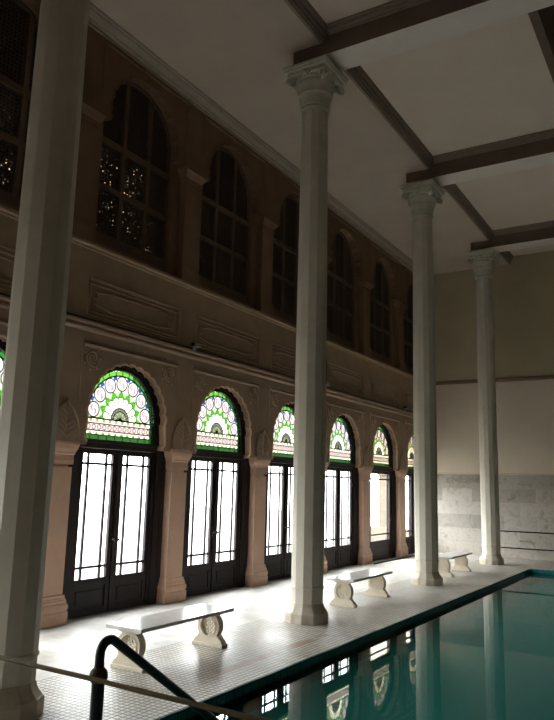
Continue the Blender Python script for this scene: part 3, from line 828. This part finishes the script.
# ------------------------------------------------------------------ pool handrail and barrier
hr = empty('pool_handrail', (4.77, -.84, 0))
mb = MB(); path = [(0, 0, .84), (0, 0, .97)]
for k in range(1, 9):
    a = PI-(PI-1.0)*k/8
    path.append((0, .075+.075*math.cos(a), .975+.075*math.sin(a)))
p0 = path[-1]
path += [(0, p0[1]+d, p0[2]-d*.67) for d in (.2, .6, 1.0, 1.45)]
path += [(0, p0[1]+1.52, p0[2]-1.45*.67-.09), (0, p0[1]+1.53, -1.0), (0, p0[1]+1.53, -1.70)]
mb.tube(path, .029, 14); mb.build('grab_rail', M['railgreen'], hr, True)
mb = MB(); mb.tube([(0, 0, .0), (0, 0, .84)], .039, 16); mb.build('post', M['railgreen'], hr, True)
mb = MB(); mb.lathe([(.054, 0), (.054, .012), (.05, .02), (.045, .03)], 20); mb.build('floor_flange', M['railgreen'], hr, True)
mb = MB(); mb.ball((0, 0, .858), .056, (1, 1, 1), 20, 14); mb.build('ball_joint', M['joint'], hr, True)
tag(hr, 'dark green bent pipe handrail sloping down into the pool', 'handrail')
br = empty('barrier_rail', (4.77, -.84, 0))
mb = MB(); mb.tube([(-3.0, -.075, .872), (-1.5, -.075, .866), (0, -.0735, .858), (1.27, -.12, .858), (3.1, -.25, .858)], .0145, 12); mb.build('bar', M['bar'], br, True)
for x, y in ((-3.0, -.12), (3.1, -.295)):
    mb = MB(); mb.tube([(x, y, 0), (x, y, .90)], .03, 14); mb.lathe([(.06, 0), (.06, .012), (.035, .02)], 18, c=(x, y)); mb.build('end_post', M['iron'], br, True)
tag(br, 'long thin brass barrier bar crossing in front of the pool handrail', 'barrier')

# ------------------------------------------------------------------ small fixtures
def sec_cam(y, lab):
    r = empty('security_camera', (.047, y, 4.426))
    mb = MB(); mb.box(0, .05, -.03, .03, 0, .03, .004); mb.tube([(.025, 0, .02), (.035, 0, .075)], .014, 8); mb.build('bracket', M['plastic'], r)
    mb = MB(); mb.box(-.008, .11, -.05, .10, .06, .135, .012); mb.build('housing', M['plastic'], r)
    mb = MB(); mb.tube([(.035, -.045, .097), (.035, -.085, .092)], .034, 14); mb.build('lens', M['lens'], r)
    tag(r, lab, 'camera', 'small cameras on the string course')
sec_cam(5.9, 'small pale camera on the moulding between first and second large doors')
sec_cam(11.2, 'small pale camera on the moulding just right of the second column')
sec_cam(16.6, 'small pale camera on the moulding beside the third column')
mb = MB(); mb.tube([(.0225+.004*math.sin(k*1.7), Y0+.05+(Y1-Y0-.1)*k/60, 4.455) for k in range(61)], .014, 6)
o = mb.build('cable', M['iron'], None, True); tag(o, 'thin dark cable running along the moulding above the arched doors', 'cable')
mb = MB(); mb.tube([(.20, 13.9, .022), (.16, 14.8, .022), (.19, 16.2, .022), (.22, 18.5, .022)], .022, 8)
o = mb.build('hose', M['iron'], None, True); tag(o, 'dark hose lying on the floor along the farthest doors', 'hose')

# ------------------------------------------------------------------ outside
mb = MB(); mb.box(-40, -.53, -30, 50, -.25, -.05)
o = mb.build('exterior_terrace', M['terrace']); tag(o, 'pale sunlit terrace outside the arched doors', 'ground', kind='structure')
mb = MB(); mb.box(-3.4, -.9, 20.6, 21.4, 2.75, 9.5)
wg = mb.build('exterior_wing', M['wing']); tag(wg, 'cream outer wing on pillars seen through the far doors', 'building', kind='structure')
for x0, x1 in ((-2.55, -2.1),):
    mb = MB(); mb.box(x0, x1, 20.7, 21.3, -.05, 2.80); mb.box(x0-.06, x1+.06, 20.62, 21.38, -.05, .35, .02); mb.box(x0-.06, x1+.06, 20.62, 21.38, 2.5, 2.77, .02)
    mb.build('pillar', M['outpillar'], wg)
mb = MB(); mb.box(-2.9, -.7, 20.3, 20.6, -.05, .62, .01); mb.build('parapet', M['outpillar'], wg)

# ------------------------------------------------------------------ light
w = bpy.data.worlds.new('overcast_sky'); scene.world = w; w.use_nodes = True
nt = w.node_tree; bg = nt.nodes['Background']; bg.inputs['Strength'].default_value = SKY
tc = nd(nt, 'ShaderNodeTexCoord'); sp_ = nd(nt, 'ShaderNodeSeparateXYZ'); nt.links.new(tc.outputs['Generated'], sp_.inputs[0])
sk = ramp(nt, [(.10, (.30, .297, .293)), (.45, (1, .985, .965))])          # overcast: dim at the horizon, bright overhead
nt.links.new(sp_.outputs['Z'], sk.inputs['Fac']); nt.links.new(sk.outputs['Color'], bg.inputs['Color'])
for n in DOORS:
    L = bpy.data.lights.new('daylight_portal', 'AREA'); L.shape = 'RECTANGLE'; L.size = 3.8; L.size_y = 1.9
    L.cycles.is_portal = True
    o = bpy.data.objects.new('daylight_portal', L); COL.objects.link(o)
    o.location = (-.56, yc(n), 1.92); o.rotation_euler = (0, -PI/2, 0)

# ------------------------------------------------------------------ camera
Cp = Vector((7.961, -4.118, 1.999)); ya, pi_, ro = (math.radians(a) for a in (31.369, 10.219, 1.463))
fw = Vector((-math.sin(ya)*math.cos(pi_), math.cos(ya)*math.cos(pi_), math.sin(pi_)))
r = fw.cross(Vector((0, 0, 1))).normalized(); u = r.cross(fw)
r2 = math.cos(ro)*r+math.sin(ro)*u; u2 = -math.sin(ro)*r+math.cos(ro)*u
cd = bpy.data.cameras.new('camera'); cam = bpy.data.objects.new('camera', cd); COL.objects.link(cam)
cam.matrix_world = Matrix(((r2.x, u2.x, -fw.x, Cp.x), (r2.y, u2.y, -fw.y, Cp.y), (r2.z, u2.z, -fw.z, Cp.z), (0, 0, 0, 1)))
cd.sensor_fit = 'HORIZONTAL'; cd.sensor_width = 36; cd.lens = 700.11/554*36; cd.clip_start = .05; cd.clip_end = 200
scene.camera = cam

vs = scene.view_settings
vs.view_transform = 'Standard'; vs.look = 'None'; vs.gamma = 1; vs.exposure = 0; vs.use_curve_mapping = False
cy = scene.cycles
cy.use_denoising = True
try: cy.denoiser = 'OPENIMAGEDENOISE'; cy.denoising_input_passes = 'RGB_ALBEDO_NORMAL'
except Exception: pass
cy.max_bounces = 14; cy.diffuse_bounces = 8; cy.glossy_bounces = 5; cy.transparent_max_bounces = 24
cy.caustics_reflective = False; cy.caustics_refractive = False; cy.sample_clamp_indirect = 40
